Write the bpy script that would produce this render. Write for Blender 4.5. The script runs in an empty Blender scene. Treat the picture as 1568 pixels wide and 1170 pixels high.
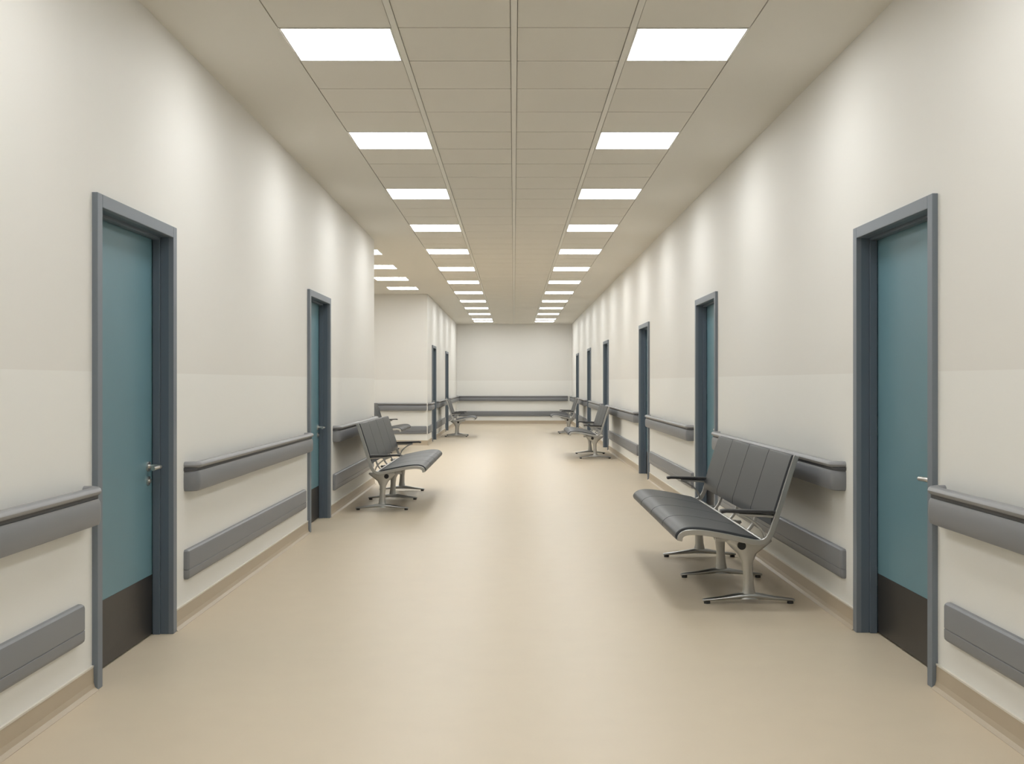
import bpy, math
from mathutils import Vector, Matrix
scene = bpy.context.scene
scene.view_settings.view_transform = 'Standard'
scene.view_settings.exposure = 0.0

# ------------------------------------------------------------ constants
WL, WR = -1.82, 1.84          # wall faces
TH = 0.20
YB, YE = -3.24, 35.16
CH = 3.18
CAMH = 1.33
RY0, RY1, RX = 14.37, 23.2, -7.0   # side lobby

# ------------------------------------------------------------ materials
def mat(name, col, rough=0.5, metal=0.0, spec=0.5, bump=0.0, bscale=200.0, var=0.0, vscale=3.0, coat=0.0):
    m = bpy.data.materials.new(name); m.use_nodes = True
    nt = m.node_tree; b = nt.nodes['Principled BSDF']
    b.inputs['Base Color'].default_value = (*col, 1)
    b.inputs['Roughness'].default_value = rough
    b.inputs['Metallic'].default_value = metal
    b.inputs['Specular IOR Level'].default_value = spec
    b.inputs['Coat Weight'].default_value = coat
    tc = nt.nodes.new('ShaderNodeTexCoord')
    if var > 0:
        n = nt.nodes.new('ShaderNodeTexNoise'); n.inputs['Scale'].default_value = vscale
        n.inputs['Detail'].default_value = 6
        nt.links.new(tc.outputs['Object'], n.inputs['Vector'])
        mr = nt.nodes.new('ShaderNodeMapRange')
        mr.inputs['From Min'].default_value = 0.3; mr.inputs['From Max'].default_value = 0.7
        mr.inputs['To Min'].default_value = 1-var; mr.inputs['To Max'].default_value = 1+var
        nt.links.new(n.outputs['Fac'], mr.inputs['Value'])
        mx = nt.nodes.new('ShaderNodeVectorMath'); mx.operation = 'SCALE'
        mx.inputs[0].default_value = col
        nt.links.new(mr.outputs['Result'], mx.inputs['Scale'])
        nt.links.new(mx.outputs['Vector'], b.inputs['Base Color'])
    if bump > 0:
        n2 = nt.nodes.new('ShaderNodeTexNoise'); n2.inputs['Scale'].default_value = bscale
        nt.links.new(tc.outputs['Object'], n2.inputs['Vector'])
        bp = nt.nodes.new('ShaderNodeBump'); bp.inputs['Strength'].default_value = bump
        bp.inputs['Distance'].default_value = 0.002
        nt.links.new(n2.outputs['Fac'], bp.inputs['Height'])
        nt.links.new(bp.outputs['Normal'], b.inputs['Normal'])
    return m

def wall_material():
    m = bpy.data.materials.new('wall_two_tone_paint'); m.use_nodes = True
    nt = m.node_tree; b = nt.nodes['Principled BSDF']
    g = nt.nodes.new('ShaderNodeNewGeometry')
    s = nt.nodes.new('ShaderNodeSeparateXYZ'); nt.links.new(g.outputs['Position'], s.inputs[0])
    gt = nt.nodes.new('ShaderNodeMath'); gt.operation = 'GREATER_THAN'; gt.inputs[1].default_value = 1.376
    nt.links.new(s.outputs['Z'], gt.inputs[0])
    mx = nt.nodes.new('ShaderNodeMix'); mx.data_type = 'RGBA'
    mx.inputs[6].default_value = (0.82, 0.812, 0.775, 1)
    mx.inputs[7].default_value = (0.770, 0.752, 0.710, 1)
    nt.links.new(gt.outputs[0], mx.inputs[0])
    nt.links.new(mx.outputs[2], b.inputs['Base Color'])
    b.inputs['Roughness'].default_value = 0.55
    b.inputs['Specular IOR Level'].default_value = 0.3
    n2 = nt.nodes.new('ShaderNodeTexNoise'); n2.inputs['Scale'].default_value = 90
    nt.links.new(g.outputs['Position'], n2.inputs['Vector'])
    bp = nt.nodes.new('ShaderNodeBump'); bp.inputs['Strength'].default_value = 0.05
    bp.inputs['Distance'].default_value = 0.002
    nt.links.new(n2.outputs['Fac'], bp.inputs['Height']); nt.links.new(bp.outputs['Normal'], b.inputs['Normal'])
    return m

M_WALL = wall_material()
M_FLOOR = mat('beige_vinyl_floor', (0.660, 0.562, 0.425), 0.40, spec=0.40, var=0.012, vscale=6)
M_SKIRT = mat('skirting_vinyl', (0.48, 0.40, 0.295), 0.45, var=0.02)
M_SKTOP = mat('skirting_cap', (0.72, 0.68, 0.60), 0.45)
M_PLAST = mat('ceiling_plaster', (0.76, 0.735, 0.675), 0.8, spec=0.2, bump=0.05)
M_TILE = mat('ceiling_tile', (0.76, 0.73, 0.665), 0.85, spec=0.2, bump=0.15, bscale=300, var=0.01, vscale=2)
M_TBAR = mat('ceiling_grid_bar', (0.78, 0.76, 0.70), 0.5)
M_DARK = mat('ceiling_gap', (0.36, 0.34, 0.30), 0.9)
M_RAIL = mat('grey_rail_vinyl', (0.205, 0.210, 0.222), 0.42, spec=0.4, bump=0.05)
M_GRIP = mat('grey_rail_grip', (0.27, 0.272, 0.28), 0.38, spec=0.45)
M_GROOVE = mat('rail_groove', (0.07, 0.07, 0.075), 0.6)
M_LEAF = mat('door_teal_laminate', (0.128, 0.245, 0.292), 0.42, spec=0.45, var=0.03, vscale=2)
M_FRAME = mat('door_frame_bluegrey', (0.110, 0.140, 0.176), 0.45, spec=0.45)
M_FRAMEF = mat('door_frame_face', (0.18, 0.205, 0.235), 0.45, spec=0.45)
M_KICK = mat('door_kick_plate', (0.036, 0.032, 0.029), 0.38, metal=0.3, var=0.1, vscale=8)
M_STEEL = mat('brushed_steel', (0.62, 0.60, 0.57), 0.28, metal=1.0)
M_ALU = mat('cast_aluminium', (0.50, 0.50, 0.49), 0.33, metal=1.0)
M_CUSH = mat('charcoal_vinyl', (0.046, 0.050, 0.056), 0.42, spec=0.45, bump=0.15, bscale=250)
M_BLACK = mat('black_plastic', (0.03, 0.03, 0.032), 0.45)
M_EMIT = bpy.data.materials.new('led_diffuser'); M_EMIT.use_nodes = True
_nt = M_EMIT.node_tree; _b = _nt.nodes['Principled BSDF']
_b.inputs['Base Color'].default_value = (0.9, 0.9, 0.88, 1)
_b.inputs['Emission Color'].default_value = (0.970, 0.992, 1.0, 1)
_b.inputs['Emission Strength'].default_value = 14.6
M_TRIMW = mat('light_trim', (0.75, 0.73, 0.68), 0.5)

# ------------------------------------------------------------ mesh helper
class MB:
    def __init__(s): s.v = []; s.f = []; s.m = []; s.mats = []
    def mi(s, m):
        if m not in s.mats: s.mats.append(m)
        return s.mats.index(m)
    def box(s, x0, x1, y0, y1, z0, z1, m):
        x0, x1 = min(x0, x1), max(x0, x1); y0, y1 = min(y0, y1), max(y0, y1)
        b = len(s.v)
        s.v += [(x0,y0,z0),(x1,y0,z0),(x1,y1,z0),(x0,y1,z0),(x0,y0,z1),(x1,y0,z1),(x1,y1,z1),(x0,y1,z1)]
        for q in [(0,3,2,1),(4,5,6,7),(0,1,5,4),(1,2,6,5),(2,3,7,6),(3,0,4,7)]:
            s.f.append(tuple(b+i for i in q)); s.m.append(s.mi(m))
    def rings(s, rings, m, cap=True, closed=True):
        b = len(s.v); n = len(rings[0]); k = s.mi(m)
        for r in rings: s.v += [tuple(p) for p in r]
        for i in range(len(rings)-1):
            for j in range(n if closed else n-1):
                j2 = (j+1) % n
                s.f.append((b+i*n+j, b+i*n+j2, b+(i+1)*n+j2, b+(i+1)*n+j)); s.m.append(k)
        if cap:
            s.f.append(tuple(b+j for j in range(n))[::-1]); s.m.append(k)
            s.f.append(tuple(b+(len(rings)-1)*n+j for j in range(n))); s.m.append(k)
    def prism(s, poly, y0, y1, m):      # poly in (x,z), extruded in y
        s.rings([[(x, y0, z) for x, z in poly], [(x, y1, z) for x, z in poly]], m)
    def obj(s, name, parent=None, bevel=0, seg=2, smooth=False, loc=None, angle=35):
        import bmesh
        me = bpy.data.meshes.new(name); me.from_pydata(s.v, [], s.f)
        for m in s.mats: me.materials.append(m)
        me.polygons.foreach_set('material_index', s.m)
        bm = bmesh.new(); bm.from_mesh(me)
        bmesh.ops.recalc_face_normals(bm, faces=bm.faces)
        bm.to_mesh(me); bm.free()
        o = bpy.data.objects.new(name, me); scene.collection.objects.link(o)
        if smooth:
            me.shade_smooth()
            try: me.set_sharp_from_angle(angle=math.radians(angle))
            except Exception: pass
        if bevel > 0:
            md = o.modifiers.new('bevel', 'BEVEL'); md.width = bevel; md.segments = seg
            md.limit_method = 'ANGLE'; md.angle_limit = math.radians(40)
        if parent: o.parent = parent
        if loc: o.location = loc
        return o

def empty(name, loc=(0,0,0), rotz=0):
    e = bpy.data.objects.new(name, None); scene.collection.objects.link(e)
    e.location = loc; e.rotation_euler = (0, 0, rotz); e.empty_display_size = 0.2
    return e

def catmull(pts, n=6):
    P = [Vector(p) for p in pts]; P = [P[0]*2-P[1]] + P + [P[-1]*2-P[-2]]
    out = []
    for i in range(1, len(P)-2):
        for k in range(n):
            t = k/n; a, b, c, d = P[i-1], P[i], P[i+1], P[i+2]
            out.append(0.5*((2*b)+(c-a)*t+(2*a-5*b+4*c-d)*t*t+(3*b-a-3*c+d)*t**3))
    out.append(P[-2]); return out

def offset_band(line, t0, t1):
    """polyline (x,z)-> closed polygon, t0/t1 offsets along left normal; may be callables of 0..1"""
    n = len(line); a, b = [], []
    for i, p in enumerate(line):
        d = (line[min(i+1, n-1)] - line[max(i-1, 0)]).normalized()
        nn = Vector((-d.y, d.x)); u = i/(n-1)
        x0 = t0(u) if callable(t0) else t0; x1 = t1(u) if callable(t1) else t1
        a.append(p+nn*x0); b.append(p+nn*x1)
    return [(q.x, q.y) for q in a] + [(q.x, q.y) for q in reversed(b)]

# ------------------------------------------------------------ doors list
FW = 1.12; FH = 2.15
left_doors = [4.76, 9.72]; left_far = [24.45, 29.2]
right_doors = [4.79, 9.96, 14.96, 21.4, 26.3, 31.2]

def wall_side(name, xf, outward, y0, y1, doors):
    mb = MB(); x1 = xf + outward*TH; y = y0
    for d in doors:
        mb.box(xf, x1, y, d+0.012, -0.02, 3.188, M_WALL)
        mb.box(xf, x1, d+0.012, d+FW-0.012, FH-0.012, 3.188, M_WALL)
        y = d+FW-0.012
    mb.box(xf, x1, y, y1, -0.02, 3.188, M_WALL)
    return mb.obj(name)

wall_side('wall_left', WL, -1, YB, RY0, left_doors)
wall_side('wall_left_far', WL, -1, RY1, YE, left_far)
wall_side('wall_right', WR, 1, YB, YE, right_doors)
def simple_wall(name, *a):
    mb = MB(); mb.box(*a, -0.02, 3.188, M_WALL); return mb.obj(name)
simple_wall('wall_back', WL-TH, WR+TH, YE, YE+TH)
simple_wall('wall_front', WL-TH, WR+TH, YB-TH, YB)
simple_wall('wall_lobby_back', RX, WL-TH, RY1, RY1+TH)
simple_wall('wall_lobby_front', RX, WL-TH, RY0-TH, RY0)
simple_wall('wall_lobby_side', RX-TH, RX, RY0-TH, RY1+TH)

mb = MB(); mb.box(RX-TH, WR+TH+0.5, YB-TH, YE+TH, -0.12, 0.0, M_FLOOR); mb.obj('floor')

# ------------------------------------------------------------ ceiling
mb = MB()
mb.box(RX-TH, WR+TH, YB-TH, YE+TH, 3.188, 3.30, M_DARK)
GX = 1.236
mb.box(GX, WR, YB, YE, CH, 3.19, M_PLAST)
mb.box(WL, -GX, YB, YE, CH, 3.19, M_PLAST)
mb.box(RX, WL, RY0, RY1, CH, 3.19, M_PLAST)
cols = [(-1.229, -0.642), (-0.602, -0.020), (0.020, 0.602), (0.642, 1.229)]
nrow = round((YE-YB)/0.6)
lights = []
for r in range(nrow):
    y0 = YB + 0.6*r; k = round((y0-5.76)/0.6)
    for ci, (a, b) in enumerate(cols):
        if ((k % 4 == 0 and k < 47) or k == 46) and ci in (0, 3):
            lights.append(((a+b)/2, y0+0.3, (b-a)/2, 3.179)); continue
        mb.box(a, b, y0+0.006, y0+0.594, CH, 3.19, M_TILE)
for x in (-0.622, 0, 0.622):
    mb.box(x-0.016, x+0.016, YB, YE, CH-0.004, 3.19, M_TBAR)
mb.obj('ceiling')
for j in range(4):
    for cx in (-2.19, -4.6):
        lights.append((cx, 15.36+2.02*j+0.3, 0.293, 3.172))
lm = None
for (cx, cy, hx, z) in lights:
    e = empty('ceiling_light', (cx, cy, z))
    if lm is None:
        a = MB()
        a.box(-0.285, 0.285, -0.283, 0.283, 0.0, 0.006, M_EMIT)
        oa = a.obj('diffuser', e)
        b = MB()
        for s in (-1, 1):
            b.box(s*0.285, s*0.2935, -0.293, 0.293, -0.001, 0.007, M_TRIMW)
            b.box(-0.285, 0.285, s*0.283, s*0.293, -0.001, 0.007, M_TRIMW)
        ob = b.obj('trim_frame', e); lm = (oa.data, ob.data)
    else:
        for nm, me in zip(('diffuser', 'trim_frame'), lm):
            o = bpy.data.objects.new(nm, me); scene.collection.objects.link(o); o.parent = e

# ------------------------------------------------------------ mouldings
def moulding(mb, p, t, n, L, section, m, r=0.05, closed=False, returns=True):
    """section: (d,h) pts. p origin on wall, t along, n normal."""
    p, t, n = Vector(p), Vector(t), Vector(n)
    D = max(d for d, h in section); rings = []
    for d, h in section:
        path = []
        k = (D-d) if returns else 0.0
        rr = max(min(r-k, d), 0.0) if returns else 0.0
        s0, s1 = k, L-k
        path.append((s0, 0)); 
        for i in range(7):
            a = math.pi/2*i/6
            path.append((s0+rr*(1-math.cos(a)), d-rr+rr*math.sin(a)))
        for i in range(7):
            a = math.pi/2*i/6
            path.append((s1-rr+rr*math.sin(a), d-rr+rr*math.cos(a)))
        path.append((s1, 0))
        rings.append([tuple(p+t*s+n*q+Vector((0,0,h))) for s, q in path])
    if closed: rings.append(rings[0])
    mb.rings(rings, m, cap=False, closed=False)

def circ_section(cd, ch, rd, rh, n=12):
    return [(cd+rd*math.cos(2*math.pi*i/n), ch+rh*math.sin(2*math.pi*i/n)) for i in range(n)]

BODY = [(0.045,0.728),(0.060,0.725),(0.072,0.730),(0.078,0.745),(0.080,0.78),(0.078,0.822),(0.070,0.838),(0.045,0.840)]
BUMP = [(0,0.240),(0.020,0.240),(0.028,0.248),(0.030,0.258),(0.030,0.290),(0.026,0.293),(0.030,0.296),(0.030,0.385),(0.027,0.395),(0.018,0.402),(0,0.402)]
def handrail(p, t, n, L):
    mb = MB()
    moulding(mb, p, t, n, L, BODY, M_RAIL, r=0.06, closed=True)
    moulding(mb, p, t, n, L, [(0.05,0.838),(0.066,0.839),(0.066,0.856),(0.05,0.856)], M_GROOVE, r=0.05, closed=True)
    moulding(mb, p, t, n, L, circ_section(0.062, 0.871, 0.024, 0.019), M_GRIP, r=0.07, closed=True)
    P, T, N = Vector(p), Vector(t), Vector(n); k = max(1, int(L/1.1))
    for i in range(k):
        c = P + T*(L*(i+0.5)/k)
        q0 = c - T*0.03; q1 = c + T*0.03 + N*0.055
        mb.box(q0.x, q1.x, q0.y, q1.y, 0.755, 0.815, M_RAIL)
    mb.obj('handrail', smooth=True)
def bumper(p, t, n, L):
    mb = MB(); moulding(mb, p, t, n, L, BUMP, M_RAIL, r=0.018)
    mb.obj('bumper_rail', smooth=True)

segL = [(YB+0.05, 4.70), (6.08, 9.62), (11.08, 14.22), (23.32, 24.33), (25.72, 29.08), (30.45, YE-0.12)]
for a, b in segL:
    handrail((WL, a, 0), (0,1,0), (1,0,0), b-a); bumper((WL, a, 0), (0,1,0), (1,0,0), b-a-0.08)
segR = [(YB+0.05, 4.74)]
for i, d in enumerate(right_doors):
    nx = right_doors[i+1]-0.08 if i+1 < len(right_doors) else YE-0.12
    segR.append((d+FW+0.20, nx))
for a, b in segR:
    handrail((WR, a, 0), (0,1,0), (-1,0,0), b-a); bumper((WR, a, 0), (0,1,0), (-1,0,0), b-a-0.08)
handrail((WL+0.03, YE, 0), (1,0,0), (0,-1,0), WR-WL-0.15); bumper((WL+0.05, YE, 0), (1,0,0), (0,-1,0), WR-WL-0.14)
handrail((RX+0.3, RY1, 0), (1,0,0), (0,-1,0), WL-RX-0.31); bumper((RX+0.3, RY1, 0), (1,0,0), (0,-1,0), WL-RX-0.31)

SK = [(0,0.102),(0.007,0.102),(0.008,0.035),(0.014,0.014),(0.030,0.002),(0.030,0.0)]
def skirting(name, runs):
    mb = MB()
    for p, t, n, L in runs:
        moulding(mb, p, t, n, L, SK, M_SKIRT, returns=False)
        moulding(mb, (p[0], p[1], 0), t, n, L, [(0,0.108),(0.009,0.108),(0.009,0.100),(0,0.100)], M_SKTOP, returns=False)
    mb.obj(name)
def runs_for(xf, nx, y0, y1, doors):
    out = []; y = y0
    for d in doors:
        out.append(((xf, y, 0), (0,1,0), (nx,0,0), d-y-0.001)); y = d+FW+0.001
    out.append(((xf, y, 0), (0,1,0), (nx,0,0), y1-y)); return out
skirting('baseboard_left', runs_for(WL, 1, YB, RY0, left_doors)+runs_for(WL, 1, RY1, YE, left_far))
skirting('baseboard_right', runs_for(WR, -1, YB, YE, right_doors))
skirting('baseboard_back', [((WL, YE, 0), (1,0,0), (0,-1,0), WR-WL)])
skirting('baseboard_lobby', [((RX, RY1, 0), (1,0,0), (0,-1,0), WL-RX), ((RX, RY0, 0), (0,1,0), (1,0,0), RY1-RY0), ((RX, RY0, 0), (1,0,0), (0,1,0), WL-RX)])

# ------------------------------------------------------------ doors
def tube(mb, pts, r, m, n=10):
    P = [Vector(p) for p in pts]; rings = []
    for i, p in enumerate(P):
        d = (P[min(i+1, len(P)-1)]-P[max(i-1, 0)]).normalized()
        up = Vector((0,0,1)) if abs(d.z) < 0.9 else Vector((1,0,0))
        a = d.cross(up).normalized(); b = d.cross(a).normalized()
        rr = r[i] if isinstance(r, (list, tuple)) else r
        rings.append([tuple(p+a*rr*math.cos(2*math.pi*k/n)+b*rr*math.sin(2*math.pi*k/n)) for k in range(n)])
    mb.rings(rings, m)

dcount = 0
def door(xf, out, y0, handle_far):
    """local x: + into wall; local y along 0..FW"""
    global dcount; dcount += 1
    e = empty('door_%d' % dcount, (xf, y0, 0))
    o = out
    P = 0.025; A = 0.058
    f = MB()
    f.box(-P*o, 0.004*o, 0.0, A, 0.0, FH, M_FRAMEF); f.box(-P*o, 0.004*o, FW-A, FW, 0.0, FH, M_FRAMEF)
    f.box(-P*o, 0.004*o, A, FW-A, FH-A, FH, M_FRAMEF)
    f.obj('architrave', e, bevel=0.003)
    g = MB()
    for (a, b, t) in ((0.0, 0.045, 0.0), (0.045, 0.082, 0.014), (0.082, 0.198, -0.006)):
        x0, x1 = a*o, b*o; w = A+t
        g.box(x0, x1, 0.0145, w, 0.0, FH-0.0145, M_FRAME); g.box(x0, x1, FW-w, FW-0.0145, 0.0, FH-0.0145, M_FRAME)
        g.box(x0, x1, w, FW-w, FH-w, FH-0.0145, M_FRAME)
    g.obj('jamb_lining', e, bevel=0.002)
    l = MB(); l.box(0.086*o, 0.130*o, A, FW-A, 0.006, FH-A-0.002, M_LEAF); l.obj('leaf', e, bevel=0.002)
    k = MB(); k.box(0.0835*o, 0.086*o, A+0.015, FW-A-0.015, 0.008, 0.318, M_KICK); k.obj('kick_plate', e, bevel=0.0008)
    h = MB(); hy = FW-A-0.075 if handle_far else A+0.075; sg = -1 if handle_far else 1; hz = 0.89
    def cyl(cx0, cx1, cy, cz, r): tube(h, [(cx0, cy, cz), (cx1, cy, cz)], r, M_STEEL, 18)
    cyl(0.086*o, 0.077*o, hy, hz, 0.026); cyl(0.086*o, 0.078*o, hy, hz-0.075, 0.024)
    cyl(0.078*o, 0.070*o, hy, hz-0.075, 0.010)
    tube(h, [(0.078*o, hy, hz), (0.036*o, hy, hz), (0.024*o, hy+sg*0.004, hz), (0.017*o, hy+sg*0.018, hz), (0.016*o, hy+sg*0.06, hz), (0.017*o, hy+sg*0.13, hz-0.002)], [0.011]*6, M_STEEL, 12)
    h.obj('lever_handle', e, smooth=True)
    hg = MB(); gy = A+0.002 if handle_far else FW-A-0.002
    for z in (0.25, 1.05, 1.85): tube(hg, [(0.079*o, gy, z), (0.079*o, gy, z+0.10)], 0.007, M_STEEL, 10)
    hg.obj('hinges', e, smooth=True)

for y in left_doors + left_far: door(WL, -1, y, True)
for y in right_doors: door(WR, 1, y, False)

# ------------------------------------------------------------ tandem bench
# local: +x forward, y along length, z up
full = [(0.452,0.412),(0.442,0.442),(0.402,0.458),(0.32,0.456),(0.20,0.437),(0.08,0.412),(0.005,0.400),(-0.045,0.412),(-0.078,0.455),(-0.100,0.52),(-0.135,0.63),(-0.175,0.758),(-0.213,0.874),(-0.225,0.902)]
line = [Vector((p.x, p.y)) for p in catmull([(a, b, 0) for a, b in full], 6)]
NS = 6
seat_line = line[0:NS*6+3]
back_line = line[NS*8+4:]
def bench(x, y, facing, seats, W=0.60, name='tandem_seating_bench'):
    L = W*seats
    if facing > 0: e = empty(name, (x, y, 0), 0)
    else: e = empty(name, (x, y+L, 0), math.pi)
    s = MB(); b = MB()
    th = lambda u: 0.042*min(1, 0.35+6*u, 0.35+6*(1-u))
    sp = offset_band(seat_line, lambda u: 0.5*th(u)-0.012, lambda u: -0.5*th(u)-0.012)
    bp_ = offset_band(back_line, lambda u: 0.5*th(u)-0.008, lambda u: -0.5*th(u)-0.008)
    for i in range(seats):
        y0, y1 = i*W+0.004, (i+1)*W-0.004
        if i == 0: y0 = 0.020
        if i == seats-1: y1 = L-0.020
        s.prism(sp, y0, y1, M_CUSH); b.prism(bp_, y0, y1, M_CUSH)
    s.obj('seat_cushions', e, bevel=0.009, seg=3, smooth=True)
    b.obj('back_cushions', e, bevel=0.009, seg=3, smooth=True)
    r = MB()
    rib = offset_band(line, 0.012, -0.020)
    for y0, y1 in ((0.0, 0.018), (L-0.018, L)): r.prism(rib, y0, y1, M_ALU)
    mid = line[NS*3:NS*11]
    rm = offset_band(mid, 0.028, 0.010)
    for i in range(1, seats): r.prism(rm, i*W-0.011, i*W+0.011, M_ALU)
    r.obj('side_frames', e, bevel=0.004, smooth=True)
    bm_ = MB(); tube(bm_, [(0.05, 0.22, 0.352), (0.05, L-0.22, 0.352)], 0.024, M_BLACK, 16)
    tube(bm_, [(-0.045, 0.01, 0.400), (-0.045, L-0.01, 0.400)], 0.010, M_ALU, 12)
    bm_.obj('beam', e, smooth=True)
    nl = 3 if seats >= 4 else 2
    for k in range(nl):
        ly = 0.27 + (L-0.54)*k/(nl-1)
        lg = MB()
        rings = []
        for z, cx, hx, hy in ((0.030,0.0,0.060,0.030),(0.055,0.0,0.042,0.024),(0.10,0.0,0.033,0.020),(0.18,0.004,0.029,0.018),(0.25,0.008,0.034,0.020),(0.30,0.01,0.058,0.023),(0.335,0.006,0.100,0.026),(0.372,0.0,0.140,0.028),(0.388,0.0,0.135,0.026)):
            rings.append([(cx+hx*math.copysign(abs(math.cos(a))**0.75, math.cos(a)), ly+hy*math.copysign(abs(math.sin(a))**0.75, math.sin(a)), z) for a in [2*math.pi*q/16 for q in range(16)]])
        lg.rings(rings, M_ALU)
        rings = []
        for x_, zc, hz_, hy in ((-0.275,0.020,0.007,0.014),(-0.262,0.022,0.009,0.019),(-0.16,0.032,0.012,0.022),(-0.06,0.044,0.019,0.027),(0.0,0.047,0.022,0.030),(0.06,0.044,0.019,0.027),(0.16,0.032,0.012,0.022),(0.262,0.022,0.009,0.019),(0.275,0.020,0.007,0.014)):
            rings.append([(x_, ly+hy*math.cos(a), zc+hz_*math.sin(a)) for a in [2*math.pi*q/14 for q in range(14)]])
        lg.rings(rings, M_ALU)
        for sx in (-0.25, 0.25):
            tube(lg, [(sx, ly, 0.0), (sx, ly, 0.018)], 0.019, M_BLACK, 14)
        lg.box(-0.10, 0.20, ly-0.012, ly+0.012, 0.372, 0.392, M_ALU)
        lg.obj('leg_%d' % (k+1), e, smooth=True, angle=50)
    am = MB()
    for yc in (0.030, L-0.030):
        pad = [Vector(q) for q in ((-0.125,0.572),(-0.08,0.580),(0.02,0.583),(0.12,0.586),(0.185,0.588),(0.215,0.583))]
        am.prism(offset_band(pad, lambda u: 0.007, lambda u: -0.013), yc-0.028, yc+0.028, M_BLACK)
        sup = catmull([(-0.108,0.545,0),(-0.06,0.556,0),(0.02,0.560,0),(0.11,0.564,0)], 4)
        sup = [Vector((q.x, q.y)) for q in sup]
        am.prism(offset_band(sup, 0.008, -0.010), yc-0.011, yc+0.011, M_ALU)
        st = catmull([(0.10,0.560,0),(0.045,0.535,0),(-0.02,0.48,0),(-0.045,0.425,0)], 4)
        st = [Vector((q.x, q.y)) for q in st]
        am.prism(offset_band(st, 0.007, -0.007), yc-0.010, yc+0.010, M_ALU)
    am.obj('armrests', e, bevel=0.005, seg=2, smooth=True)
    return e

bench(1.41, 6.36, -1, 4, W=0.575)
bench(1.41, 18.9, -1, 3)
bench(1.43, 28.2, -1, 2)
bench(-1.37, 11.2, 1, 4, W=0.64)
bench(-1.40, 26.5, 1, 2)
bench(-2.54, 20.3, 1, 3)

# ------------------------------------------------------------ world + camera
w = bpy.data.worlds.new('world'); scene.world = w; w.use_nodes = True
w.node_tree.nodes['Background'].inputs[0].default_value = (0.6, 0.6, 0.6, 1)
w.node_tree.nodes['Background'].inputs[1].default_value = 0.2
cd = bpy.data.cameras.new('camera'); cam = bpy.data.objects.new('camera', cd); scene.collection.objects.link(cam)
cam.location = (0, 0, CAMH); cam.rotation_euler = (math.pi/2, 0, 0)
cd.sensor_width = 36; cd.sensor_fit = 'HORIZONTAL'; cd.lens = 38.8; cd.shift_x = -0.0019; cd.clip_start = 0.05
scene.camera = cam
